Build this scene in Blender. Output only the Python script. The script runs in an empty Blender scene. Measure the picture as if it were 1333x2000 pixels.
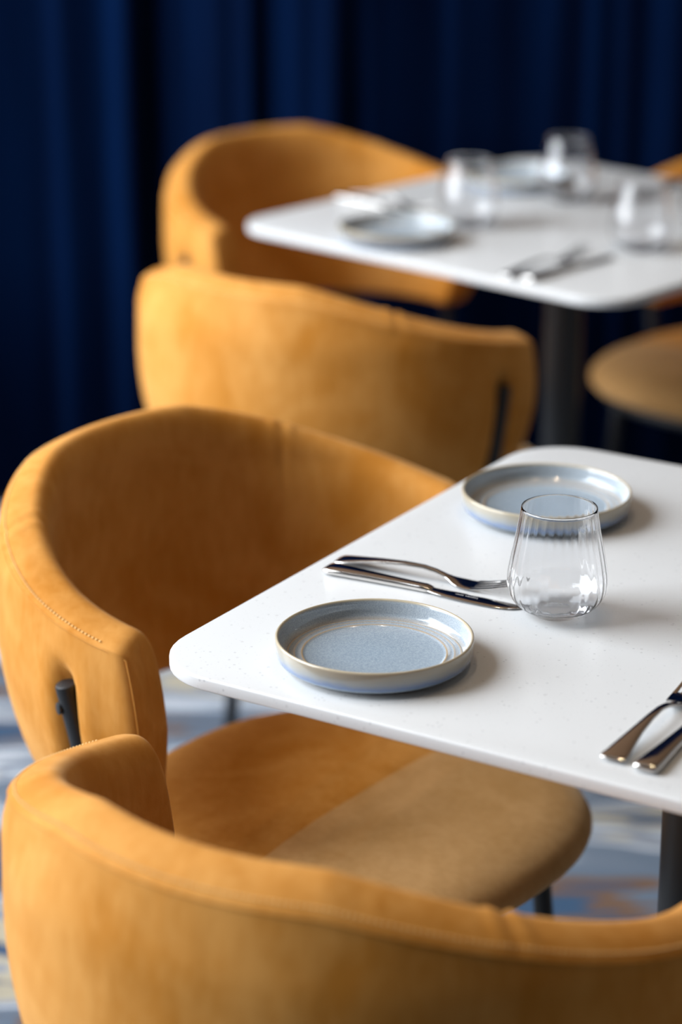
import bpy, bmesh, math, random
from mathutils import Vector, Matrix
R = math.radians
random.seed(7)
scene = bpy.context.scene
COL = scene.collection

# ------------------------------------------------------------------ camera
CAM = Vector((1.1488, -1.5123, 1.55))
YAW, PITCH = R(32.0), R(19.4)
cd = bpy.data.cameras.new('camera'); cam = bpy.data.objects.new('camera', cd); COL.objects.link(cam)
cam.location = CAM; cam.rotation_euler = (math.pi / 2 - PITCH, 0, YAW)
cd.sensor_fit = 'VERTICAL'; cd.sensor_height = 36.0; cd.sensor_width = 24.0; cd.lens = 85.0
cd.clip_start = 0.05; cd.clip_end = 60
cd.dof.use_dof = True; cd.dof.focus_distance = 2.09; cd.dof.aperture_fstop = 2.6
scene.camera = cam

# ------------------------------------------------------------------ world, view
w = bpy.data.worlds.new('world'); scene.world = w; w.use_nodes = True
w.node_tree.nodes['Background'].inputs[0].default_value = (0.80, 0.88, 1.0, 1)
w.node_tree.nodes['Background'].inputs[1].default_value = 0.6
vs = scene.view_settings
vs.view_transform = 'Standard'; vs.look = 'None'; vs.gamma = 1.0; vs.use_curve_mapping = False
vs.exposure = -0.1
cy = scene.cycles
cy.max_bounces = 14; cy.diffuse_bounces = 2; cy.glossy_bounces = 6; cy.transmission_bounces = 14; cy.transparent_max_bounces = 4
cy.use_adaptive_sampling = True; cy.adaptive_threshold = 0.05

# room frame: right / forward of the camera's heading on the floor
ER = Vector((math.cos(YAW), math.sin(YAW), 0)); EF = Vector((-math.sin(YAW), math.cos(YAW), 0))
O0 = Vector((CAM.x, CAM.y, 0))
def RM(r, f, z=0.0): return O0 + ER * r + EF * f + Vector((0, 0, z))
ROOMROT = YAW

# daylight through the window in the left wall, and the warm ceiling spots
WIN_R, WIN_F0, WIN_F1, WIN_Z0, WIN_Z1 = -3.0, 0.7, 4.4, 0.9, 5.1
def area_light(name, loc, rot, sx, sy, power, color):
    l = bpy.data.lights.new(name, 'AREA'); l.shape = 'RECTANGLE'; l.size = sx; l.size_y = sy
    l.energy = power; l.color = color
    o = bpy.data.objects.new(name, l); COL.objects.link(o); o.location = loc; o.rotation_euler = rot
    return o
day = area_light('daylight', RM(WIN_R - 0.15, (WIN_F0 + WIN_F1) / 2, (WIN_Z0 + WIN_Z1) / 2), (R(90), 0, ROOMROT - R(90)),
                 WIN_F1 - WIN_F0, WIN_Z1 - WIN_Z0, 600, (0.90, 0.95, 1.0))

# ------------------------------------------------------------------ helpers
def mat(name):
    m = bpy.data.materials.new(name); m.use_nodes = True
    nt = m.node_tree; b = nt.nodes['Principled BSDF']
    return m, nt, b
def node(nt, t, **kw):
    n = nt.nodes.new(t)
    for k, v in kw.items(): setattr(n, k, v)
    return n
def ramp(nt, stops, interp='LINEAR'):
    r = nt.nodes.new('ShaderNodeValToRGB'); r.color_ramp.interpolation = interp
    el = r.color_ramp.elements
    while len(el) < len(stops): el.new(0.5)
    for e, (p, c) in zip(el, stops):
        e.position = p; e.color = (c[0], c[1], c[2], 1)
    return r
def objcoord(nt, scale=(1, 1, 1)):
    tc = node(nt, 'ShaderNodeTexCoord'); mp = node(nt, 'ShaderNodeMapping'); mp.inputs['Scale'].default_value = scale
    nt.links.new(tc.outputs['Object'], mp.inputs['Vector']); return mp.outputs['Vector']
def noise(nt, vec, scale, detail=3, rough=0.5, dist=0.0):
    n = node(nt, 'ShaderNodeTexNoise'); n.inputs['Scale'].default_value = scale; n.inputs['Detail'].default_value = detail
    n.inputs['Roughness'].default_value = rough; n.inputs['Distortion'].default_value = dist
    nt.links.new(vec, n.inputs['Vector']); return n.outputs['Fac']

def mesh_obj(name, verts, faces, material, parent=None, smooth=True, auto=None):
    me = bpy.data.meshes.new(name); me.from_pydata([tuple(v) for v in verts], [], faces); me.update()
    bm = bmesh.new(); bm.from_mesh(me); bmesh.ops.recalc_face_normals(bm, faces=bm.faces); bm.to_mesh(me); bm.free()
    if smooth:
        me.polygons.foreach_set('use_smooth', [True] * len(me.polygons))
        if auto: me.set_sharp_from_angle(angle=R(auto))
    if material: me.materials.append(material)
    o = bpy.data.objects.new(name, me); COL.objects.link(o); o.parent = parent
    return o
def tag(o, label=None, cat=None, group=None, kind=None):
    if label: o['label'] = label
    if cat: o['category'] = cat
    if group: o['group'] = group
    if kind: o['kind'] = kind
    return o
def thing(name, label, cat, loc=(0, 0, 0), rz=0.0, group=None):
    o = bpy.data.objects.new(name, None); COL.objects.link(o); o.empty_display_size = 0.05
    o.location = loc; o.rotation_euler = (0, 0, rz)
    return tag(o, label, cat, group)
def copy_tree(o, parent=None):
    c = o.copy(); COL.objects.link(c); c.parent = parent
    for ch in list(o.children): copy_tree(ch, c)
    return c
def dup(proto, label, loc, rz, group=None):
    c = copy_tree(proto); c.location = loc; c.rotation_euler = (0, 0, rz); c['label'] = label
    if group: c['group'] = group
    return c

def box_vf(x0, x1, y0, y1, z0, z1):
    v = [(x, y, z) for z in (z0, z1) for y in (y0, y1) for x in (x0, x1)]
    f = [(0, 2, 3, 1), (4, 5, 7, 6), (0, 1, 5, 4), (2, 6, 7, 3), (0, 4, 6, 2), (1, 3, 7, 5)]
    return v, f
def lathe_vf(profile, n=64, rib=None):
    """closed surface of revolution; profile = [(r,z)], r=0 ends become poles"""
    v, f, rings = [], [], []
    for i, (r, z) in enumerate(profile):
        if r <= 1e-6:
            rings.append([len(v)]); v.append((0, 0, z))
        else:
            ids = []
            for k in range(n):
                a = 2 * math.pi * k / n
                rr = r * (1 + (rib(i, a) if rib else 0))
                ids.append(len(v)); v.append((rr * math.cos(a), rr * math.sin(a), z))
            rings.append(ids)
    for A, B in zip(rings, rings[1:]):
        if len(A) == 1 and len(B) == 1: continue
        for k in range(n):
            k2 = (k + 1) % n
            if len(A) == 1: f.append((A[0], B[k], B[k2]))
            elif len(B) == 1: f.append((A[k], B[0], A[k2]))
            else: f.append((A[k], B[k], B[k2], A[k2]))
    return v, f
def tube_vf(pts, rad, n=12, caps=True, closed=False, v=None, f=None):
    """tube along a polyline; rad number or list; rounded ends"""
    v = [] if v is None else v; f = [] if f is None else f
    P = [Vector(p) for p in pts]; m = len(P)
    rs = rad if isinstance(rad, (list, tuple)) else [rad] * m
    rings = []
    prev = None
    for i in range(m):
        if closed: t = (P[(i + 1) % m] - P[i - 1])
        else: t = P[min(i + 1, m - 1)] - P[max(i - 1, 0)]
        t.normalize()
        if prev is None:
            a = Vector((0, 0, 1)) if abs(t.z) < 0.9 else Vector((1, 0, 0))
            nrm = t.cross(a).normalized()
        else:
            nrm = (prev - t * prev.dot(t)).normalized()
        prev = nrm; bn = t.cross(nrm)
        ids = []
        for k in range(n):
            an = 2 * math.pi * k / n
            ids.append(len(v)); v.append(P[i] + (nrm * math.cos(an) + bn * math.sin(an)) * rs[i])
        rings.append(ids)
    pairs = list(zip(rings, rings[1:])) + ([(rings[-1], rings[0])] if closed else [])
    for A, B in pairs:
        for k in range(n): f.append((A[k], A[(k + 1) % n], B[(k + 1) % n], B[k]))
    if caps and not closed:
        f.append(tuple(reversed(rings[0]))); f.append(tuple(rings[-1]))
    return v, f
def rod(name, p0, p1, r, material, parent, n=16, bev=0.25):
    p0, p1 = Vector(p0), Vector(p1); d = (p1 - p0).normalized(); e = r * bev
    pts = [p0, p0 + d * e * 0.3, p0 + d * e, p1 - d * e, p1 - d * e * 0.3, p1]
    v, f = tube_vf(pts, [r * (1 - bev), r * (1 - bev * 0.3), r, r, r * (1 - bev * 0.3), r * (1 - bev)], n)
    return mesh_obj(name, v, f, material, parent, auto=40)
def sstep(a, b, x):
    t = max(0.0, min(1.0, (x - a) / (b - a))); return t * t * (3 - 2 * t)
def spow(c, e): return math.copysign(abs(c) ** e, c)

# ------------------------------------------------------------------ materials
def velvet(name, base, dark, sheen=0.55, tint=(1.0, 0.72, 0.30)):
    m, nt, b = mat(name); L = nt.links
    vec = objcoord(nt)
    n1 = noise(nt, vec, 9.0, 3, 0.6, 0.6)
    n2 = noise(nt, objcoord(nt, (30, 30, 9)), 4.0, 2, 0.55, 0.3)
    mx = node(nt, 'ShaderNodeMath', operation='MULTIPLY_ADD'); mx.inputs[1].default_value = 0.35; L.new(n2, mx.inputs[0]); L.new(n1, mx.inputs[2])
    rp = ramp(nt, [(0.50, dark), (0.82, base)]); L.new(mx.outputs[0], rp.inputs[0])
    L.new(rp.outputs[0], b.inputs['Base Color'])
    b.inputs['Roughness'].default_value = 0.8; b.inputs['Specular IOR Level'].default_value = 0.15
    b.inputs['Sheen Weight'].default_value = sheen; b.inputs['Sheen Roughness'].default_value = 0.35
    b.inputs['Sheen Tint'].default_value = (*tint, 1)
    fine = noise(nt, vec, 900.0, 0, 0.5)
    crease = noise(nt, objcoord(nt, (1, 1, 0.25)), 26.0, 1, 0.5, 0.4)
    bp0 = node(nt, 'ShaderNodeBump'); bp0.inputs['Strength'].default_value = 0.25; bp0.inputs['Distance'].default_value = 0.004
    L.new(crease, bp0.inputs['Height'])
    bp = node(nt, 'ShaderNodeBump'); bp.inputs['Strength'].default_value = 0.12; bp.inputs['Distance'].default_value = 0.001
    L.new(fine, bp.inputs['Height']); L.new(bp0.outputs[0], bp.inputs['Normal']); L.new(bp.outputs[0], b.inputs['Normal'])
    return m
M_VELVET = velvet('mustard_velvet', (0.65, 0.302, 0.070), (0.51, 0.198, 0.024), 0.22, (1.0, 0.80, 0.48))
M_VELVET2 = velvet('mustard_velvet_flattened_lit', (0.60, 0.335, 0.13), (0.48, 0.25, 0.08), 0.35, (1.0, 0.82, 0.58))  # greyer flattened nap, plus light on the seat front painted in as paler colour
M_THREAD, nt, b = mat('stitch_thread'); b.inputs['Base Color'].default_value = (0.85, 0.55, 0.22, 1); b.inputs['Roughness'].default_value = 0.7
def metal_paint(name, col, rough):
    m, nt, b = mat(name); b.inputs['Roughness'].default_value = rough
    rp = ramp(nt, [(0.3, [c * 0.85 for c in col]), (0.7, col)]); nt.links.new(noise(nt, objcoord(nt), 300, 2), rp.inputs[0])
    nt.links.new(rp.outputs[0], b.inputs['Base Color']); return m
M_BLACK = metal_paint('black_powder_coat', (0.012, 0.014, 0.017), 0.42)
def steel_mat(name):
    m, nt, b = mat(name); b.inputs['Base Color'].default_value = (0.62, 0.60, 0.58, 1); b.inputs['Metallic'].default_value = 1.0
    r = node(nt, 'ShaderNodeMapRange'); r.inputs['To Min'].default_value = 0.07; r.inputs['To Max'].default_value = 0.14
    nt.links.new(noise(nt, objcoord(nt, (20, 300, 300)), 3, 2), r.inputs['Value']); nt.links.new(r.outputs[0], b.inputs['Roughness'])
    return m
M_STEEL = steel_mat('polished_steel')
M_ETCH, nt, b = mat('etched_steel'); b.inputs['Base Color'].default_value = (0.55, 0.55, 0.57, 1); b.inputs['Roughness'].default_value = 0.5

def stone_mat():
    m, nt, b = mat('white_speckled_quartz'); L = nt.links
    vec = objcoord(nt)
    col = None
    base = (0.675, 0.69, 0.70)
    prev = None
    for sc, lim, c in ((210, 0.17, (0.42, 0.43, 0.45)), (430, 0.20, (0.55, 0.56, 0.58)), (120, 0.12, (0.50, 0.50, 0.51))):
        vo = node(nt, 'ShaderNodeTexVoronoi'); vo.inputs['Scale'].default_value = sc; L.new(vec, vo.inputs['Vector'])
        sp = node(nt, 'ShaderNodeSeparateColor'); L.new(vo.outputs['Color'], sp.inputs[0])
        a = node(nt, 'ShaderNodeMath', operation='GREATER_THAN'); a.inputs[1].default_value = 0.88; L.new(sp.outputs[0], a.inputs[0])
        d = node(nt, 'ShaderNodeMapRange'); d.inputs['From Min'].default_value = lim; d.inputs['From Max'].default_value = lim + 0.12
        d.inputs['To Min'].default_value = 1; d.inputs['To Max'].default_value = 0; L.new(vo.outputs['Distance'], d.inputs['Value'])
        mu = node(nt, 'ShaderNodeMath', operation='MULTIPLY'); L.new(a.outputs[0], mu.inputs[0]); L.new(d.outputs[0], mu.inputs[1])
        mu2 = node(nt, 'ShaderNodeMath', operation='MULTIPLY'); L.new(mu.outputs[0], mu2.inputs[0]); mu2.inputs[1].default_value = 0.6
        mix = node(nt, 'ShaderNodeMix', data_type='RGBA'); L.new(mu2.outputs[0], mix.inputs['Factor'])
        if prev is None: mix.inputs['A'].default_value = (*base, 1)
        else: L.new(prev, mix.inputs['A'])
        mix.inputs['B'].default_value = (*c, 1); prev = mix.outputs['Result']
    L.new(prev, b.inputs['Base Color']); b.inputs['Roughness'].default_value = 0.32; b.inputs['Specular IOR Level'].default_value = 0.4
    return m
M_STONE = stone_mat()

PR = 0.0842; PH = 0.0245   # plate radius, height
RINGS = (0.0615, 0.0680, 0.0735)
def glaze_mat():
    m, nt, b = mat('reactive_blue_glaze'); L = nt.links
    tc = node(nt, 'ShaderNodeTexCoord'); sx = node(nt, 'ShaderNodeSeparateXYZ'); L.new(tc.outputs['Object'], sx.inputs[0])
    vl = node(nt, 'ShaderNodeCombineXYZ'); L.new(sx.outputs[0], vl.inputs[0]); L.new(sx.outputs[1], vl.inputs[1])
    ln = node(nt, 'ShaderNodeVectorMath', operation='LENGTH'); L.new(vl.outputs[0], ln.inputs[0])
    wob = noise(nt, tc.outputs['Object'], 60, 3)
    fine = noise(nt, tc.outputs['Object'], 900, 3, 0.7)
    blue = ramp(nt, [(0.35, (0.25, 0.335, 0.43)), (0.65, (0.43, 0.52, 0.60))]); L.new(fine, blue.inputs[0])
    # tan glaze breaking over the raised rings and the rim (radius bands)
    rr = node(nt, 'ShaderNodeMath', operation='MULTIPLY'); L.new(ln.outputs['Value'], rr.inputs[0]); rr.inputs[1].default_value = 10.0
    wb = node(nt, 'ShaderNodeMath', operation='MULTIPLY_ADD'); L.new(wob, wb.inputs[0]); wb.inputs[1].default_value = 0.006; L.new(rr.outputs[0], wb.inputs[2])
    k0, k1, kt = (0, 0, 0), (1, 1, 1), (0.45,) * 3
    st = [(0.0, k0)]
    for r_, amp in zip(RINGS, (1.0, 0.75, 0.8)):
        r_ = r_ * 10 + 0.003
        st += [(r_ - 0.012, (0.06,) * 3), (r_, (amp,) * 3), (r_ + 0.012, (0.30,) * 3)]
    st += [(0.765, (0.35,) * 3), (0.79, (0.12,) * 3), (0.81, (0.15,) * 3)]
    bands = ramp(nt, st); L.new(wb.outputs[0], bands.inputs[0])
    # height: rim is tan, outer wall grey tan above a violet-blue run and a pale foot
    hz = node(nt, 'ShaderNodeMath', operation='MULTIPLY_ADD'); L.new(wob, hz.inputs[0]); hz.inputs[1].default_value = 0.22
    hs = node(nt, 'ShaderNodeMath', operation='MULTIPLY'); L.new(sx.outputs[2], hs.inputs[0]); hs.inputs[1].default_value = 1 / PH
    L.new(hs.outputs[0], hz.inputs[2])
    outer = ramp(nt, [(0.10, (0.20, 0.24, 0.27)), (0.20, (0.42, 0.43, 0.40)), (0.30, (0.36, 0.47, 0.55)), (0.46, (0.15, 0.23, 0.42)), (0.66, (0.31, 0.33, 0.34)),
                      (0.85, (0.36, 0.335, 0.28)), (1.0, (0.36, 0.32, 0.25))])
    L.new(hz.outputs[0], outer.inputs[0])
    tan = node(nt, 'ShaderNodeMix', data_type='RGBA'); L.new(bands.outputs[0], tan.inputs['Factor']); L.new(blue.outputs[0], tan.inputs['A'])
    tan.inputs['B'].default_value = (0.50, 0.33, 0.14, 1)
    isout = node(nt, 'ShaderNodeMapRange'); isout.inputs['From Min'].default_value = PR - 0.0030; isout.inputs['From Max'].default_value = PR - 0.0024
    L.new(ln.outputs['Value'], isout.inputs['Value'])
    mo = node(nt, 'ShaderNodeMix', data_type='RGBA'); L.new(isout.outputs[0], mo.inputs['Factor']); L.new(tan.outputs['Result'], mo.inputs['A']); L.new(outer.outputs[0], mo.inputs['B'])
    rim = node(nt, 'ShaderNodeMapRange'); rim.inputs['From Min'].default_value = 0.90; rim.inputs['From Max'].default_value = 0.975
    L.new(hs.outputs[0], rim.inputs['Value'])
    mr = node(nt, 'ShaderNodeMix', data_type='RGBA'); L.new(rim.outputs[0], mr.inputs['Factor']); L.new(mo.outputs['Result'], mr.inputs['A'])
    mr.inputs['B'].default_value = (0.50, 0.43, 0.31, 1)
    L.new(mr.outputs['Result'], b.inputs['Base Color'])
    b.inputs['Roughness'].default_value = 0.16; b.inputs['Coat Weight'].default_value = 0.4; b.inputs['Coat Roughness'].default_value = 0.05
    return m
M_GLAZE = glaze_mat()
M_GLASS, nt, b = mat('clear_glass')
b.inputs['Base Color'].default_value = (0.985, 0.99, 1, 1); b.inputs['Roughness'].default_value = 0.0
b.inputs['Transmission Weight'].default_value = 1.0; b.inputs['IOR'].default_value = 1.47

def curtain_mat():
    m, nt, b = mat('navy_velvet'); L = nt.links
    rp = ramp(nt, [(0.3, (0.0004, 0.0028, 0.014)), (0.7, (0.0005, 0.0066, 0.032))]); L.new(noise(nt, objcoord(nt, (6, 6, 0.4)), 3, 3), rp.inputs[0])
    L.new(rp.outputs[0], b.inputs['Base Color']); b.inputs['Roughness'].default_value = 0.9; b.inputs['Specular IOR Level'].default_value = 0.02
    b.inputs['Sheen Weight'].default_value = 0.06; b.inputs['Sheen Roughness'].default_value = 0.3; b.inputs['Sheen Tint'].default_value = (0.05, 0.25, 0.8, 1)
    return m
M_CURTAIN = curtain_mat()
CARPET_OFF = (-19.93, 14.86, 0.0)
def carpet_mat():
    m, nt, b = mat('painterly_carpet'); L = nt.links
    vec = objcoord(nt, (0.55, 2.6, 1.0)); vec.node.inputs['Location'].default_value = CARPET_OFF
    f1 = noise(nt, vec, 2.3, 3, 0.5, 0.6)
    rp = ramp(nt, [(0.0, (0.02, 0.05, 0.11)), (0.385, (0.03, 0.075, 0.15)), (0.39, (0.13, 0.075, 0.05)), (0.42, (0.15, 0.09, 0.06)), (0.425, (0.10, 0.14, 0.20)), (0.475, (0.14, 0.18, 0.24)), (0.48, (0.52, 0.56, 0.62)),
                   (0.515, (0.40, 0.46, 0.54)), (0.52, (0.20, 0.23, 0.28)), (0.555, (0.26, 0.29, 0.34)), (0.56, (0.46, 0.42, 0.32)), (0.60, (0.38, 0.35, 0.27)), (0.605, (0.03, 0.07, 0.15)), (0.64, (0.04, 0.08, 0.16)), (0.645, (0.40, 0.44, 0.52)), (0.75, (0.50, 0.53, 0.58))])
    L.new(f1, rp.inputs[0]); L.new(rp.outputs[0], b.inputs['Base Color']); b.inputs['Roughness'].default_value = 0.95
    bp = node(nt, 'ShaderNodeBump'); bp.inputs['Strength'].default_value = 0.4; bp.inputs['Distance'].default_value = 0.003
    L.new(noise(nt, objcoord(nt), 500, 2), bp.inputs['Height']); L.new(bp.outputs[0], b.inputs['Normal'])
    return m
M_CARPET = carpet_mat()
def plain(name, col, rough=0.8):
    m, nt, b = mat(name); b.inputs['Roughness'].default_value = rough
    rp = ramp(nt, [(0.3, [c * 0.93 for c in col]), (0.7, col)]); nt.links.new(noise(nt, objcoord(nt), 8, 3), rp.inputs[0])
    nt.links.new(rp.outputs[0], b.inputs['Base Color']); return m
M_WOOD = plain('brown_wood_panelling', (0.22, 0.13, 0.075), 0.5); M_WALLR = plain('warm_grey_plaster', (0.22, 0.20, 0.18)); M_WALL = plain('wall_paint', (0.06, 0.06, 0.062)); M_CEIL = plain('dark_ceiling_paint', (0.12, 0.085, 0.06)); M_FRAME = plain('window_frame_paint', (0.03, 0.03, 0.035), 0.5)
M_LAMP, nt, b = mat('lamp_glow'); b.inputs['Base Color'].default_value = (1, 0.9, 0.75, 1)
b.inputs['Emission Color'].default_value = (1.0, 0.72, 0.42, 1); b.inputs['Emission Strength'].default_value = 12

# ------------------------------------------------------------------ setting (room turned with the camera's heading)
def room_box(name, r0, r1, f0, f1, z0, z1, material, parent=None):
    v, f = box_vf(r0, r1, f0, f1, z0, z1)
    o = mesh_obj(name, v, f, material, parent, smooth=False)
    if parent is None:
        o.location = O0; o.rotation_euler = (0, 0, ROOMROT); o['kind'] = 'structure'
    return o
RX0, RX1, RF0, RF1, RZ = -3.0, 3.6, -2.6, 4.75, 5.4
room_box('floor', RX0 - 0.2, RX1 + 0.2, RF0 - 0.2, RF1 + 0.2, -0.05, 0.0, M_CARPET)
room_box('ceiling', RX0 - 0.2, RX1 + 0.2, RF0 - 0.2, RF1 + 0.2, RZ, RZ + 0.1, M_CEIL)
room_box('wall_back', RX0 - 0.2, RX1 + 0.2, RF1, RF1 + 0.2, 0, RZ, M_WOOD)
room_box('wall_right', RX1, RX1 + 0.2, RF0, RF1, 0, RZ, M_WALLR)
room_box('wall_front', RX0 - 0.2, RX1 + 0.2, RF0 - 0.2, RF0, 0, RZ, M_WALL)
# left wall around the window opening: one mesh of four blocks
v, f = [], []
for (a0, a1, z0, z1) in ((RF0, WIN_F0, 0, RZ), (WIN_F1, RF1, 0, RZ), (WIN_F0, WIN_F1, 0, WIN_Z0), (WIN_F0, WIN_F1, WIN_Z1, RZ)):
    bv, bf = box_vf(RX0 - 0.2, RX0, a0, a1, z0, z1); o_ = len(v); v += bv; f += [tuple(i + o_ for i in q) for q in bf]
wl = mesh_obj('wall_left', v, f, M_WALL, smooth=False); wl.location = O0; wl.rotation_euler = (0, 0, ROOMROT); wl['kind'] = 'structure'
v, f = [], []
for (a0, a1, z0, z1) in ((WIN_F0, WIN_F1, WIN_Z0, WIN_Z0 + 0.06), (WIN_F0, WIN_F1, WIN_Z1 - 0.06, WIN_Z1), (WIN_F0, WIN_F0 + 0.06, WIN_Z0, WIN_Z1), (WIN_F1 - 0.06, WIN_F1, WIN_Z0, WIN_Z1),
                         (1.90, 1.96, WIN_Z0, WIN_Z1), (3.14, 3.20, WIN_Z0, WIN_Z1)):
    bv, bf = box_vf(RX0 - 0.10, RX0 - 0.04, a0, a1, z0, z1); o_ = len(v); v += bv; f += [tuple(i + o_ for i in q) for q in bf]
wf = mesh_obj('window_1', v, f, M_FRAME, smooth=False); wf.location = O0; wf.rotation_euler = (0, 0, ROOMROT); wf['kind'] = 'structure'

# curtain: one wide drape with irregular folds
CUR_F = 4.43
def curtain():
    v, f = [], []; cols = []
    rnd = random.Random(11); dx = 0.006
    # pleats as (width, slope) runs: negative slopes turn to the window, positive ones fall back
    mid = [(.095, .25), (.03, -.9), (.07, .38), (.045, -.8), (.057, 1.2), (.035, -.7), (.012, .1), (.075, -.75), (.022, .3), (.038, -.9), (.024, 1.6), (.062, -.7), (.014, .35), (.043, -.8), (.04, .9),
           (.024, -.35), (.14, .2), (.024, -.5), (.155, .10), (.012, -.6), (.055, .2), (.02, -.5), (.04, .3), (.024, -.6), (.035, .35), (.06, -.4), (.05, .4)]
    def rand_runs(w):
        out = []
        while w > 0:
            a_ = rnd.uniform(.03, .08); b2 = rnd.uniform(.03, .12); k_ = rnd.uniform(.4, .9); out += [(a_, -k_), (b2, k_ * a_ / b2)]; w -= a_ + b2
        return out
    X0 = -0.635
    left = rand_runs(2.0); runs = left + mid + rand_runs(2.6)
    x = X0 - sum(r_[0] for r_ in left); y = 0.0; ys = []; xs = []
    for w_, sl in runs:
        n_ = max(2, int(w_ / dx))
        for i in range(n_): xs.append(x); ys.append(y); x += w_ / n_; y += sl * w_ / n_; y *= 0.992
    for _ in range(3): ys = [ys[0]] + [(ys[i - 1] + 2 * ys[i] + ys[i + 1]) / 4 for i in range(1, len(ys) - 1)] + [ys[-1]]
    cols = [(xx, yy, xx * 30) for xx, yy in zip(xs, ys)]
    zs = [0.02, 0.5, 1.1, 1.7, 2.2]
    for th in (0.0, 0.006):
        for i, z in enumerate(zs):
            for (x, y, ph) in cols:
                v.append((x + 0.006 * math.sin(ph * 0.5 + z), y * (1.0 - 0.15 * i / 4) + th, z))
    nc = len(cols); nz = len(zs); off = nc * nz
    for i in range(nz - 1):
        for k in range(nc - 1):
            a = i * nc + k; f.append((a, a + 1, a + nc + 1, a + nc)); f.append((a + off, a + nc + off, a + nc + 1 + off, a + 1 + off))
    for k in range(nc - 1):
        f.append((k, k + off, k + 1 + off, k + 1)); t = (nz - 1) * nc + k; f.append((t, t + 1, t + 1 + off, t + off))
    o = mesh_obj('curtain', v, f, M_CURTAIN)
    o.location = RM(0, CUR_F); o.rotation_euler = (0, 0, ROOMROT)
    v, f = tube_vf([(-2.7, 0.02, 2.21), (3.3, 0.02, 2.21)], 0.014, 12); mesh_obj('curtain_rail', v, f, M_BLACK, o)
    return tag(o, 'dark navy velvet curtain hanging in deep vertical folds behind the tables', 'curtain')
curtain()

# ------------------------------------------------------------------ tables
TW, TD, TT, TZ = 0.72, 0.73, 0.012, 0.75
def rounded_rect(wx, wy, r, n=10):
    pts = []
    for cx, cy, a0 in ((wx - r, wy - r, 0), (r, wy - r, 90), (r, r, 180), (wx - r, r, 270)):
        for k in range(n + 1):
            a = R(a0 + 90 * k / n); pts.append((cx + r * math.cos(a), cy + r * math.sin(a)))
    return pts
def make_table(label, loc, rz, wx=TW, wy=TD, r=0.068):
    t = thing('dining_table', label, 'table', loc, rz, 'square tables with white stone tops')
    base = [(x - wx / 2, y - wy / 2) for x, y in rounded_rect(wx, wy, r)]
    # profile: top face inset by a small eased edge
    v, f = [], []; n = len(base)
    def ring(ins, z):
        i0 = len(v)
        sx, sy = (wx - 2 * ins) / wx, (wy - 2 * ins) / wy
        for x, y in base: v.append((x * sx, y * sy, z))
        return list(range(i0, i0 + n))
    rs = [ring(0.0022, TZ), ring(0.0009, TZ - 0.0004), ring(0.0002, TZ - 0.0012), ring(0, TZ - 0.0024), ring(0, TZ - TT + 0.0015), ring(0.0005, TZ - TT + 0.0004), ring(0.0018, TZ - TT)]
    f.append(tuple(rs[0])); f.append(tuple(reversed(rs[-1])))
    for A, B in zip(rs, rs[1:]):
        for k in range(n): f.append((A[k], B[k], B[(k + 1) % n], A[(k + 1) % n]))
    o = mesh_obj('table_top', v, f, M_STONE, t, auto=50); o['label'] = 'white speckled stone top with rounded corners'
    v, f = lathe_vf([(0, 0.735), (0.0295, 0.735), (0.0295, 0.018), (0, 0.018)], 40); mesh_obj('column', v, f, M_BLACK, t, auto=40)
    v, f = lathe_vf([(0, TZ - TT), (0.15, TZ - TT), (0.15, TZ - TT - 0.005), (0, TZ - TT - 0.005)], 40); mesh_obj('mounting_plate', v, f, M_BLACK, t, auto=40)
    v, f = lathe_vf([(0, 0.0), (0.175, 0.0), (0.18, 0.003), (0.18, 0.009), (0.176, 0.012), (0.06, 0.019), (0, 0.019)], 56); mesh_obj('base_plate', v, f, M_BLACK, t, auto=40)
    return t
make_table('nearest square white stone table on a black column, in sharp focus', (TW / 2, TD / 2, 0), 0)
FROT = R(-11.0)
FARC = Vector((-0.472, 1.729, 0))
make_table('blurred white stone table standing behind, closer to the navy curtain', FARC, FROT)

# ------------------------------------------------------------------ chairs (local: faces +X, origin on the floor at the shell's centre)
PHI_SEAM = R(51)
def shell_top(ph):
    a = abs(math.degrees(ph)); return 0.7901 - 0.0865 * (0.45 * sstep(16, 98, a) + 0.55 * max(0.0, (a - 24) / 72))
Z_BOT = 0.4975
PHI_POST = R(83.3)
def shell_pt(ph, a, b):
    """ph angle from the back centre; a: -1 inner..1 outer; b: -1 bottom..1 top"""
    zt = shell_top(ph)
    z = Z_BOT + (zt - Z_BOT) * (b + 1) / 2
    h = (z - Z_BOT) / 0.2926
    rm = 0.2638 - 0.0266 * max(0, 1 - max(h, 0) / 0.533) ** 2 - 0.0143 * min(1.05, max(0, h - 0.75) / 0.25)
    ht = 0.0298 - 0.004 * b * b
    r = rm + a * ht
    sd = (abs(ph) - PHI_SEAM) * rm
    g = math.exp(-(sd / 0.0035) ** 2); side = a if abs(a) > 0.2 else a * 0.5
    if b > -0.6:
        r -= side * 0.0024 * g * (1.0 if a < 0 else sstep(0.75, 0.95, b)); z += (-0.0015 * g + 0.0026 * math.exp(-((abs(sd) - 0.008) / 0.004) ** 2)) * sstep(0.85, 1.0, b)
    gd = (abs(ph) - PHI_POST) * 0.28
    if a > 0.1:
        r -= a * (0.020 * math.exp(-(gd / 0.0105) ** 2) * sstep(0.670, 0.640, z) - 0.002 * math.exp(-((abs(gd) - 0.03) / 0.012) ** 2) * sstep(0.70, 0.62, z))
    return Vector((-r * math.cos(ph) * 0.982, r * math.sin(ph), z))
def phi_end(b):
    return R(93.8) + (0.0161 * (1 - b * b) - 0.010 * max(0, -b)) / 0.27
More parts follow.
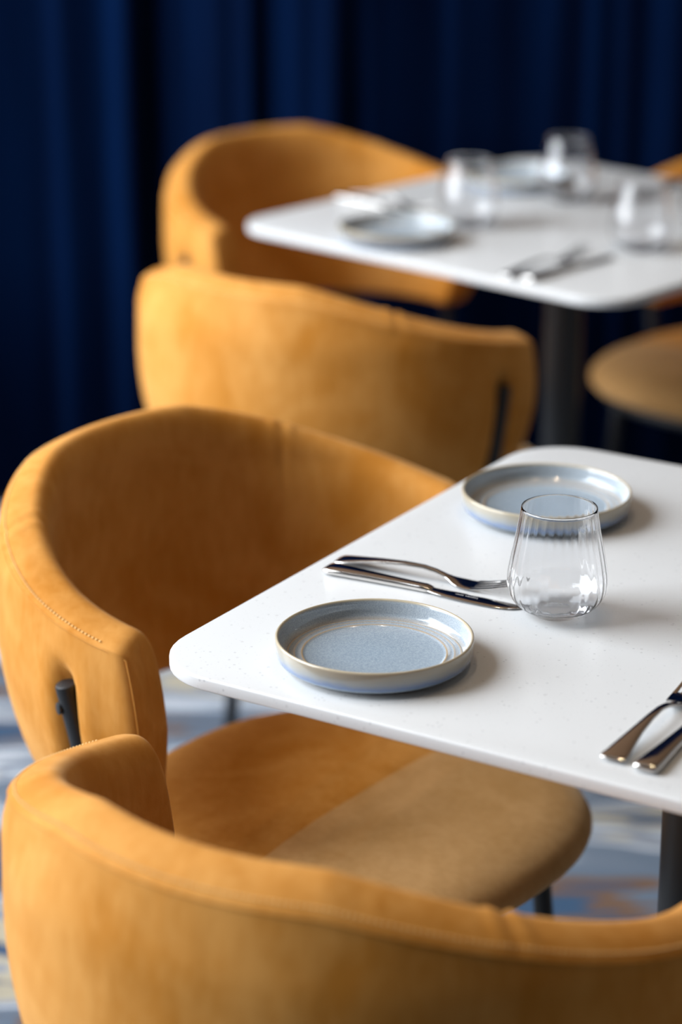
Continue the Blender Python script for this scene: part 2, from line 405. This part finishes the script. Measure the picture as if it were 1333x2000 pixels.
CP = [(.75, -1.0), (.93, -.96), (1, -.86), (1.0, -.4), (1.0, .1), (1.0, .5), (1.0, .72), (.99, .835), (.985, .87), (.945, .895), (.6, .95), (.2, .985), (-.15, 1.0), (-.45, .98), (-.70, .925), (-.88, .83), (-.97, .68), (-1, .46), (-1, 0), (-1, -.5), (-1, -.86), (-.93, -.96), (-.75, -1.0), (0, -1.0)]
PROF = []
for i in range(len(CP)):      # Catmull-Rom through the section's control points
    p_, q_, r_, s_ = [Vector(CP[k % len(CP)]) for k in (i - 1, i, i + 1, i + 2)]
    for t in (0, 1 / 3, 2 / 3):
        PROF.append(tuple(0.5 * ((2 * q_) + (r_ - p_) * t + (2 * p_ - 5 * q_ + 4 * r_ - s_) * t * t + (3 * q_ - p_ - 3 * r_ + s_) * t ** 3)))
def build_shell(mat_, parent):
    v, f = [], []
    prof = PROF; m = len(prof)
    S = []
    ncol = 150
    for i in range(ncol + 1): S.append(-1 + 2 * i / ncol)
    rings = []
    cap = 0.020
    def ring(side, s, q, adv):
        ids = []
        for (a, b) in prof:
            bb = b * (1 - (1 - q) * 0.16); aa = a * q
            ph = s * phi_end(b) + side * adv / 0.262
            ids.append(len(v)); v.append(shell_pt(ph, aa, bb))
        return ids
    caps = [(1 - math.cos(t) ** 1, math.sin(t)) for t in (R(10), R(25), R(40), R(55), R(70), R(82), R(89))]
    # start cap
    qs = []
    for t in (5, 15, 28, 42, 56, 70, 82, 90):
        x_, y_ = math.cos(R(t)) ** 0.6, math.sin(R(t)) ** 0.6
        qs.append((x_, y_))
    for (q, ad) in reversed(qs): rings.append(ring(-1, -1, max(q, 0.002), cap * ad))
    for s in S: rings.append(ring(0, s, 1, 0))
    for (q, ad) in qs: rings.append(ring(1, 1, max(q, 0.002), cap * ad))
    for A, B in zip(rings, rings[1:]):
        for k in range(m): f.append((A[k], A[(k + 1) % m], B[(k + 1) % m], B[k]))
    f.append(tuple(reversed(rings[0]))); f.append(tuple(rings[-1]))
    return mesh_obj('backrest', v, f, mat_, parent)
def edge_line(a, b, n=120, lift=0.0):
    pts = []
    for i in range(n + 1):
        ph = (-1 + 2 * i / n) * (phi_end(b) - 0.01)
        pts.append(shell_pt(ph, a, b))
    return pts
SEAT_C, SEAT_HD, SEAT_HW = 0.086, 0.238, 0.227
SEAM_X = 0.108
def seat_outline(t):
    e = 2 / 2.45
    return SEAT_C + SEAT_HD * spow(math.cos(t), e), SEAT_HW * spow(math.sin(t), e)
def seat_rings():
    prof = [(0.0, 0.468), (0.2, 0.468), (0.4, 0.467), (0.6, 0.464), (0.78, 0.459), (0.88, 0.4535), (0.945, 0.446), (0.98, 0.439), (0.998, 0.431), (1.0, 0.425), (0.99, 0.418), (0.965, 0.412), (0.92, 0.407), (0.85, 0.403), (0.6, 0.400), (0.0, 0.400)]
    return prof
def build_seat(parent):
    prof = seat_rings(); n = 96
    v, fa, fb = [], [], []; rings = []
    for q, z in prof:
        if q == 0: rings.append([len(v)]); v.append((SEAT_C, 0, z)); continue
        ids = []
        for k in range(n):
            x, y = seat_outline(2 * math.pi * k / n); x = SEAT_C + (x - SEAT_C) * q; y *= q
            ids.append(len(v)); v.append([x, y, z])
        rings.append(ids)
    for A, B in zip(rings, rings[1:]):
        for k in range(n):
            k2 = (k + 1) % n
            if len(A) == 1: fc = (A[0], B[k], B[k2])
            elif len(B) == 1: fc = (A[k], B[0], A[k2])
            else: fc = (A[k], B[k], B[k2], A[k2])
            fa.append(fc)
    # split at the seam with bmesh bisect so that the front panel is its own part
    outs = []
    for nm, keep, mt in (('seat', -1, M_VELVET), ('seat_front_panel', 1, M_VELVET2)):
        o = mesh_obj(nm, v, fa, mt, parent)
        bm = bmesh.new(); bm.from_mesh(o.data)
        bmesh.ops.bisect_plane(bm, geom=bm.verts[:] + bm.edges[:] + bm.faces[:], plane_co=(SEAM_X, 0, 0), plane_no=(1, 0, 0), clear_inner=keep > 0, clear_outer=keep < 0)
        for vt in bm.verts:   # dip into the seam
            d = abs(vt.co.x - SEAM_X)
            if d < 0.012 and vt.co.z > 0.43: vt.co.z -= 0.0025 * (1 - d / 0.012)
        bm.to_mesh(o.data); bm.free(); outs.append(o)
    outs[1]['label'] = 'front seat panel with flattened, greyer nap, coloured paler as if more brightly lit'
    return outs
def make_chair(label, loc, rz):
    t = thing('dining_chair', label, 'chair', loc, rz, 'mustard velvet tub chairs around the two tables')
    sh = build_shell(M_VELVET, t)
    path = []
    def front(sg, bb):
        q = 0.837; return shell_pt(sg * (phi_end(bb) + 0.0157 / 0.262), q, bb * (1 - (1 - q) * 0.16))
    for i in range(24): path.append(front(-1, -0.85 + 1.70 * i / 23))
    path += edge_line(0.985, 0.87)
    for i in range(24): path.append(front(1, 0.85 - 1.70 * i / 23))
    v, f = tube_vf(path, 0.0011, 8); mesh_obj('piping', v, f, M_VELVET, sh)
    # stitches beside the piping
    v, f = [], []
    ln = edge_line(0.86, 0.909, 420)
    for i in range(3, len(ln) - 4, 2):
        p, q = ln[i], ln[i + 1]; d = (q - p)
        tube_vf([p + Vector((0, 0, .0004)), p + d * 0.5 + Vector((0, 0, .0009)), p + d * 0.95 + Vector((0, 0, .0004))], 0.0008, 5, v=v, f=f)
    o = mesh_obj('stitching', v, f, M_THREAD, sh)
    for s in (-1, 1):
        top = Vector((-0.2905 * 0.982 * math.cos(PHI_POST), s * 0.2905 * math.sin(PHI_POST), 0.645)); bot = Vector((top.x + 0.022, s * 0.240, 0.392))
        p = rod('support_post', top, bot, 0.0105, M_BLACK, t)
        c = top + (bot - top) * 0.10 + Vector((-0.006, s * 0.0085, 0)); d = Vector((-0.5, s, 0)).normalized()
        rod('screw_cap', c, c + d * 0.0035, 0.0062, M_BLACK, p, 14)
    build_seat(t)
    # frame ring below the seat and four splayed legs
    pts = []
    for k in range(48):
        x, y = seat_outline(2 * math.pi * k / 48); pts.append((SEAT_C + (x - SEAT_C) * 0.80, y * 0.94, 0.392))
    v, f = tube_vf(pts, 0.009, 10, closed=True); mesh_obj('seat_frame', v, f, M_BLACK, t)
    for sx in (-1, 1):
        for sy in (-1, 1):
            rod('leg', (SEAT_C + sx * 0.140, sy * 0.140, 0.394), (SEAT_C + sx * 0.170, sy * 0.158, 0.0), 0.0105, M_BLACK, t)
    return t
chairA = make_chair('mustard velvet tub chair tucked in at the left side of the sharp table', (-0.118, 0.4044, 0), R(-5))
dup(chairA, 'nearest mustard velvet tub chair, its curved back filling the bottom foreground', (0.2847, -0.072, 0), R(88.8))
dup(chairA, 'mustard tub chair seen from behind between the two tables', (-0.5787, 1.266, 0), R(84.4))
dup(chairA, 'mustard tub chair against the curtain, hollow facing the blurred table from its left', (-0.948, 1.838, 0), R(-20))
dup(chairA, 'mustard tub chair at the far right, mostly hidden behind the blurred table', (-0.325, 2.205, 0), R(259))

# ------------------------------------------------------------------ plates
def make_plate(label, loc, rz):
    z0 = 0.0
    prof = [(0, 0.0032), (0.066, 0.0032), (0.067, 0.0), (0.071, 0.0), (0.0725, 0.0028), (0.0790, 0.0045), (0.0822, 0.0068), (0.0832, 0.0105), (0.0840, 0.018), (PR, 0.0225), (PR - 0.0002, 0.0238), (PR - 0.0012, PH), (PR - 0.0022, PH - 0.0003), (PR - 0.0029, 0.0232), (PR - 0.0033, 0.019), (PR - 0.0042, 0.0125),
            (PR - 0.0058, 0.0098), (0.0752, 0.0085)]
    for r_ in sorted(RINGS, reverse=True):
        prof += [(r_ + 0.0014, 0.0080), (r_ + 0.0005, 0.0087), (r_ - 0.0005, 0.0087), (r_ - 0.0014, 0.0078)]
    prof += [(0.058, 0.0074), (0.03, 0.0072), (0, 0.0072)]
    v, f = lathe_vf(prof, 112)
    o = mesh_obj('side_plate', v, f, M_GLAZE, auto=60); o.location = loc; o.rotation_euler = (0, 0, rz)
    return tag(o, label, 'plate', 'grey blue stoneware side plates')
pl = make_plate('sharp grey-blue stoneware plate nearest the front corner of the table', (0.171, 0.106, TZ + 0.0003), 0.4)
def dup1(p, label, loc, rz):
    c = p.copy(); COL.objects.link(c); c.location = loc; c.rotation_euler = (0, 0, rz); c['label'] = label; return c
dup1(pl, 'slightly soft grey-blue plate behind the ribbed tumbler', (0.119, 0.521, TZ + 0.0003), 2.1)
dup1(pl, 'blurred grey-blue plate near the left corner of the far table', (-0.620, 1.470, TZ + 0.0003), 1.0)
dup1(pl, 'blurred plate at the far edge of the back table, between two tumblers', (-0.655, 1.905, TZ + 0.0003), 3.0)

# ------------------------------------------------------------------ tumblers
def make_glass(label, loc, rz):
    H = 0.100
    def rout(z):
        pts = [(0.0, 0.0205), (0.0015, 0.0225), (0.006, 0.0315), (0.012, 0.0385), (0.020, 0.0432), (0.030, 0.0449), (0.040, 0.0444), (0.055, 0.0418), (0.075, 0.0376), (0.100, 0.0335)]
        for (z0, r0), (z1, r1) in zip(pts, pts[1:]):
            if z <= z1:
                t = (z - z0) / (z1 - z0); return r0 + (r1 - r0) * t
        return pts[-1][1]
    zs = [0, 0.0007, 0.0015, 0.003, 0.006, 0.009, 0.012, 0.016, 0.020, 0.025, 0.030, 0.035, 0.040, 0.048, 0.056, 0.066, 0.078, 0.09, 0.097, 0.0995]
    # smooth the interpolated radius a little
    def rs(z): return (rout(max(0, z - 0.003)) + 2 * rout(z) + rout(min(H, z + 0.003))) / 4 if 0.004 < z < 0.096 else rout(z)
    th = 0.0008
    outer = [(0, 0.0012), (0.012, 0.0008)] + [(rs(z), z) for z in zs] + [(rs(H) - th * 0.02, H - 0.0002), (rs(H) - th * 0.2, H + 0.0001), (rs(H) - th * 0.5, H + 0.00022), (rs(H) - th * 0.8, H + 0.0001)]
    inner = [(rs(z) - th - 0.0012 * max(0, 1 - z / 0.02), z) for z in reversed(zs) if z >= 0.009] + [(0.030, 0.0072), (0.02, 0.0062), (0, 0.0060)]
    prof = outer + inner; no = len(outer)
    def rib(i, a):
        z = prof[i][1]
        if i >= no: amp = 0.0035 * sstep(0.006, 0.02, z) * sstep(0.101, 0.085, z)
        else: amp = 0.0
        return amp * math.cos(30 * a)
    v, f = lathe_vf(prof, 240, rib)
    o = mesh_obj('tumbler', v, f, M_GLASS); o.location = loc; o.rotation_euler = (0, 0, rz)
    return tag(o, label, 'glass', 'clear ribbed stemless tumblers')
gl = make_glass('clear ribbed stemless tumbler on the sharp table, in focus', (0.251, 0.2865, TZ + 0.0002), 0)
dup1(gl, 'blurred tumbler beside the left plate on the far table', (-0.580, 1.615, TZ + 0.0002), 0.3)
dup1(gl, 'blurred tumbler furthest back on the far table, against the curtain', (-0.534, 1.850, TZ + 0.0002), 0.7)
dup1(gl, 'blurred tumbler behind the crossed cutlery at the right of the far table', (-0.294, 1.608, TZ + 0.0002), 1.1)
dup1(gl, 'blurred tumbler cut off by the right edge of the picture', (-0.250, 1.757, TZ + 0.0002), 1.5)

# ------------------------------------------------------------------ cutlery (local: handle end at origin, points to +X)
def sweep(stations, n=14, ex=0.5):
    """stations: (x, y, zc, half width, half thickness)"""
    v, f, rings = [], [], []
    for (x, y, zc, hw, ht) in stations:
        ids = []
        for k in range(n):
            t = 2 * math.pi * k / n
            ids.append(len(v)); v.append((x, y + hw * spow(math.cos(t), ex), zc + ht * spow(math.sin(t), ex)))
        rings.append(ids)
    for A, B in zip(rings, rings[1:]):
        for k in range(n): f.append((A[k], A[(k + 1) % n], B[(k + 1) % n], B[k]))
    f.append(tuple(reversed(rings[0]))); f.append(tuple(rings[-1]))
    return v, f
def make_knife(label, loc, rz):
    t = thing('table_knife', label, 'knife', loc, rz, 'steel table knives')
    st = [(0.0, 0, 0.0036, 0.0070, 0.0012), (0.0008, 0, 0.0038, 0.0092, 0.0024), (0.003, 0, 0.0040, 0.0104, 0.0034), (0.008, 0, 0.0041, 0.0108, 0.0038), (0.02, 0, 0.0041, 0.0100, 0.0040), (0.045, 0, 0.0040, 0.0080, 0.0040),
          (0.075, 0, 0.0038, 0.0064, 0.0038), (0.098, 0, 0.0037, 0.0057, 0.0036), (0.104, 0, 0.0036, 0.0060, 0.0035), (0.108, 0, 0.0034, 0.0058, 0.0028), (0.111, 0, 0.0032, 0.0050, 0.0014)]
    v, f = sweep(st, 24, 0.75); mesh_obj('handle', v, f, M_STEEL, t, auto=50)
    st = [(0.108, -0.0002, 0.0030, 0.0050, 0.0013), (0.114, -0.0008, 0.0028, 0.0062, 0.0011), (0.13, -0.0014, 0.0026, 0.0080, 0.0010), (0.155, -0.0014, 0.0022, 0.0088, 0.0009), (0.175, -0.0008, 0.0018, 0.0086, 0.0008), (0.188, 0.0008, 0.0015, 0.0072, 0.0007), (0.196, 0.0028, 0.0013, 0.0048, 0.0006), (0.200, 0.005, 0.0012, 0.0020, 0.0004)]
    v, f = sweep(st, 12, 0.7); bl = mesh_obj('blade', v, f, M_STEEL, t, auto=50)
    v, f = [], []; x = 0.128
    rn = random.Random(3)
    while x < 0.156:
        wdt = rn.uniform(0.0006, 0.0016); bv, bf = box_vf(x, x + wdt, -0.0004, 0.0006, 0.0034, 0.00348); o_ = len(v); v += bv; f += [tuple(i + o_ for i in q) for q in bf]
        x += wdt + rn.uniform(0.0004, 0.0008) + (0.0015 if 0.14 < x < 0.1415 else 0)
    mesh_obj('etched_mark', v, f, M_ETCH, bl, smooth=False)
    return t
def make_fork(label, loc, rz):
    t = thing('table_fork', label, 'fork', loc, rz, 'steel table forks')
    st = [(0.0, 0, 0.0030, 0.0080, 0.0006), (0.0008, 0, 0.0032, 0.0100, 0.0012), (0.004, 0, 0.0036, 0.0112, 0.0017), (0.010, 0, 0.0044, 0.0108, 0.0018), (0.022, 0, 0.0062, 0.0088, 0.0018), (0.045, 0, 0.0092, 0.0058, 0.0018), (0.070, 0, 0.0112, 0.0040, 0.0019), (0.090, 0, 0.0112, 0.0031, 0.0021),
          (0.103, 0, 0.0092, 0.0030, 0.0022), (0.112, 0, 0.0066, 0.0038, 0.0020), (0.118, 0, 0.0047, 0.0060, 0.0016), (0.123, 0, 0.0034, 0.0092, 0.0013), (0.129, 0, 0.0025, 0.0112, 0.0011), (0.136, 0, 0.0021, 0.0120, 0.0010), (0.142, 0, 0.0024, 0.0122, 0.0010), (0.1445, 0, 0.0026, 0.0121, 0.0009)]
    v, f = sweep(st, 20, 0.8); mesh_obj('handle', v, f, M_STEEL, t, auto=50)
    for k in range(4):
        y = (-0.0101 + k * 0.00673)
        st = [(0.142, y, 0.0024, 0.0020, 0.0010), (0.150, y * 1.0, 0.0036, 0.0018, 0.00095), (0.163, y * 0.97, 0.0066, 0.0016, 0.0009), (0.177, y * 0.94, 0.0106, 0.0013, 0.0008), (0.186, y * 0.92, 0.0138, 0.0010, 0.0007), (0.189, y * 0.92, 0.0149, 0.0004, 0.0004)]
        v, f = sweep(st, 8, 0.7); mesh_obj('tine', v, f, M_STEEL, t, auto=50)
    return t
kn = make_knife('steel knife lying across the left edge of the sharp table, beside the plate', (0.022, 0.2655, TZ + 0.0002), R(2.5))
fk = make_fork('steel fork at the left of the sharp table, tines ending behind the tumbler', (0.018, 0.292, TZ + 0.0002), R(4))
def at_far(p, ang): return (p[0], p[1], TZ + 0.0002)
dup(fk, 'steel fork at the front right edge of the sharp table', (0.430, 0.031, TZ + 0.0002), R(91))
dup(kn, 'steel knife with a dark reflection at the front right edge of the sharp table', (0.459, 0.027, TZ + 0.0002), R(91))
dup(kn, 'blurred knife at the front edge of the far table', (-0.340, 1.350, TZ + 0.0002), R(79))
dup(fk, 'blurred fork at the front edge of the far table', (-0.375, 1.352, TZ + 0.0002), R(81))
dup(kn, 'blurred knife at the left edge of the far table behind the plate', (-0.850, 1.675, TZ + 0.0002), R(-15))
dup(fk, 'blurred fork at the left edge of the far table behind the plate', (-0.845, 1.708, TZ + 0.0002), R(-15))
dup(kn, 'blurred knife at the back right of the far table', (-0.440, 2.060, TZ + 0.0002), R(258))
dup(fk, 'blurred fork at the back right of the far table', (-0.405, 2.055, TZ + 0.0002), R(262))

# ------------------------------------------------------------------ ceiling spots (out of frame, warm)
def ceiling_spot(label, r, fwd, power):
    p = RM(r, fwd, RZ)
    t = thing('ceiling_spotlight', label, 'lamp', p, 0, 'recessed ceiling spotlights')
    v, f = lathe_vf([(0.035, 0), (0.05, 0), (0.05, -0.006), (0.035, -0.006), (0.035, 0)], 32); mesh_obj('trim_ring', v, f, M_FRAME, t, auto=40)
    v, f = lathe_vf([(0, -0.001), (0.034, -0.001), (0.034, -0.004), (0, -0.004)], 32); mesh_obj('lens', v, f, M_LAMP, t, auto=40)
    l = bpy.data.lights.new('spot_glow', 'SPOT'); l.energy = power; l.color = (1.0, 0.74, 0.48); l.spot_size = R(80); l.spot_blend = 0.8; l.shadow_soft_size = 0.05
    o = bpy.data.objects.new('spot_glow', l); COL.objects.link(o); o.parent = t; o.location = (0, 0, -0.02)
ceiling_spot('warm recessed ceiling spotlight above the nearest chair', -0.5, 1.6, 42)
ceiling_spot('warm recessed ceiling spotlight right of the sharp table', 0.9, 1.8, 42)
ceiling_spot('warm recessed ceiling spotlight above the gap between the tables', -0.3, 3.1, 42)
ceiling_spot('warm recessed ceiling spotlight right of the far table', 1.0, 3.3, 42)
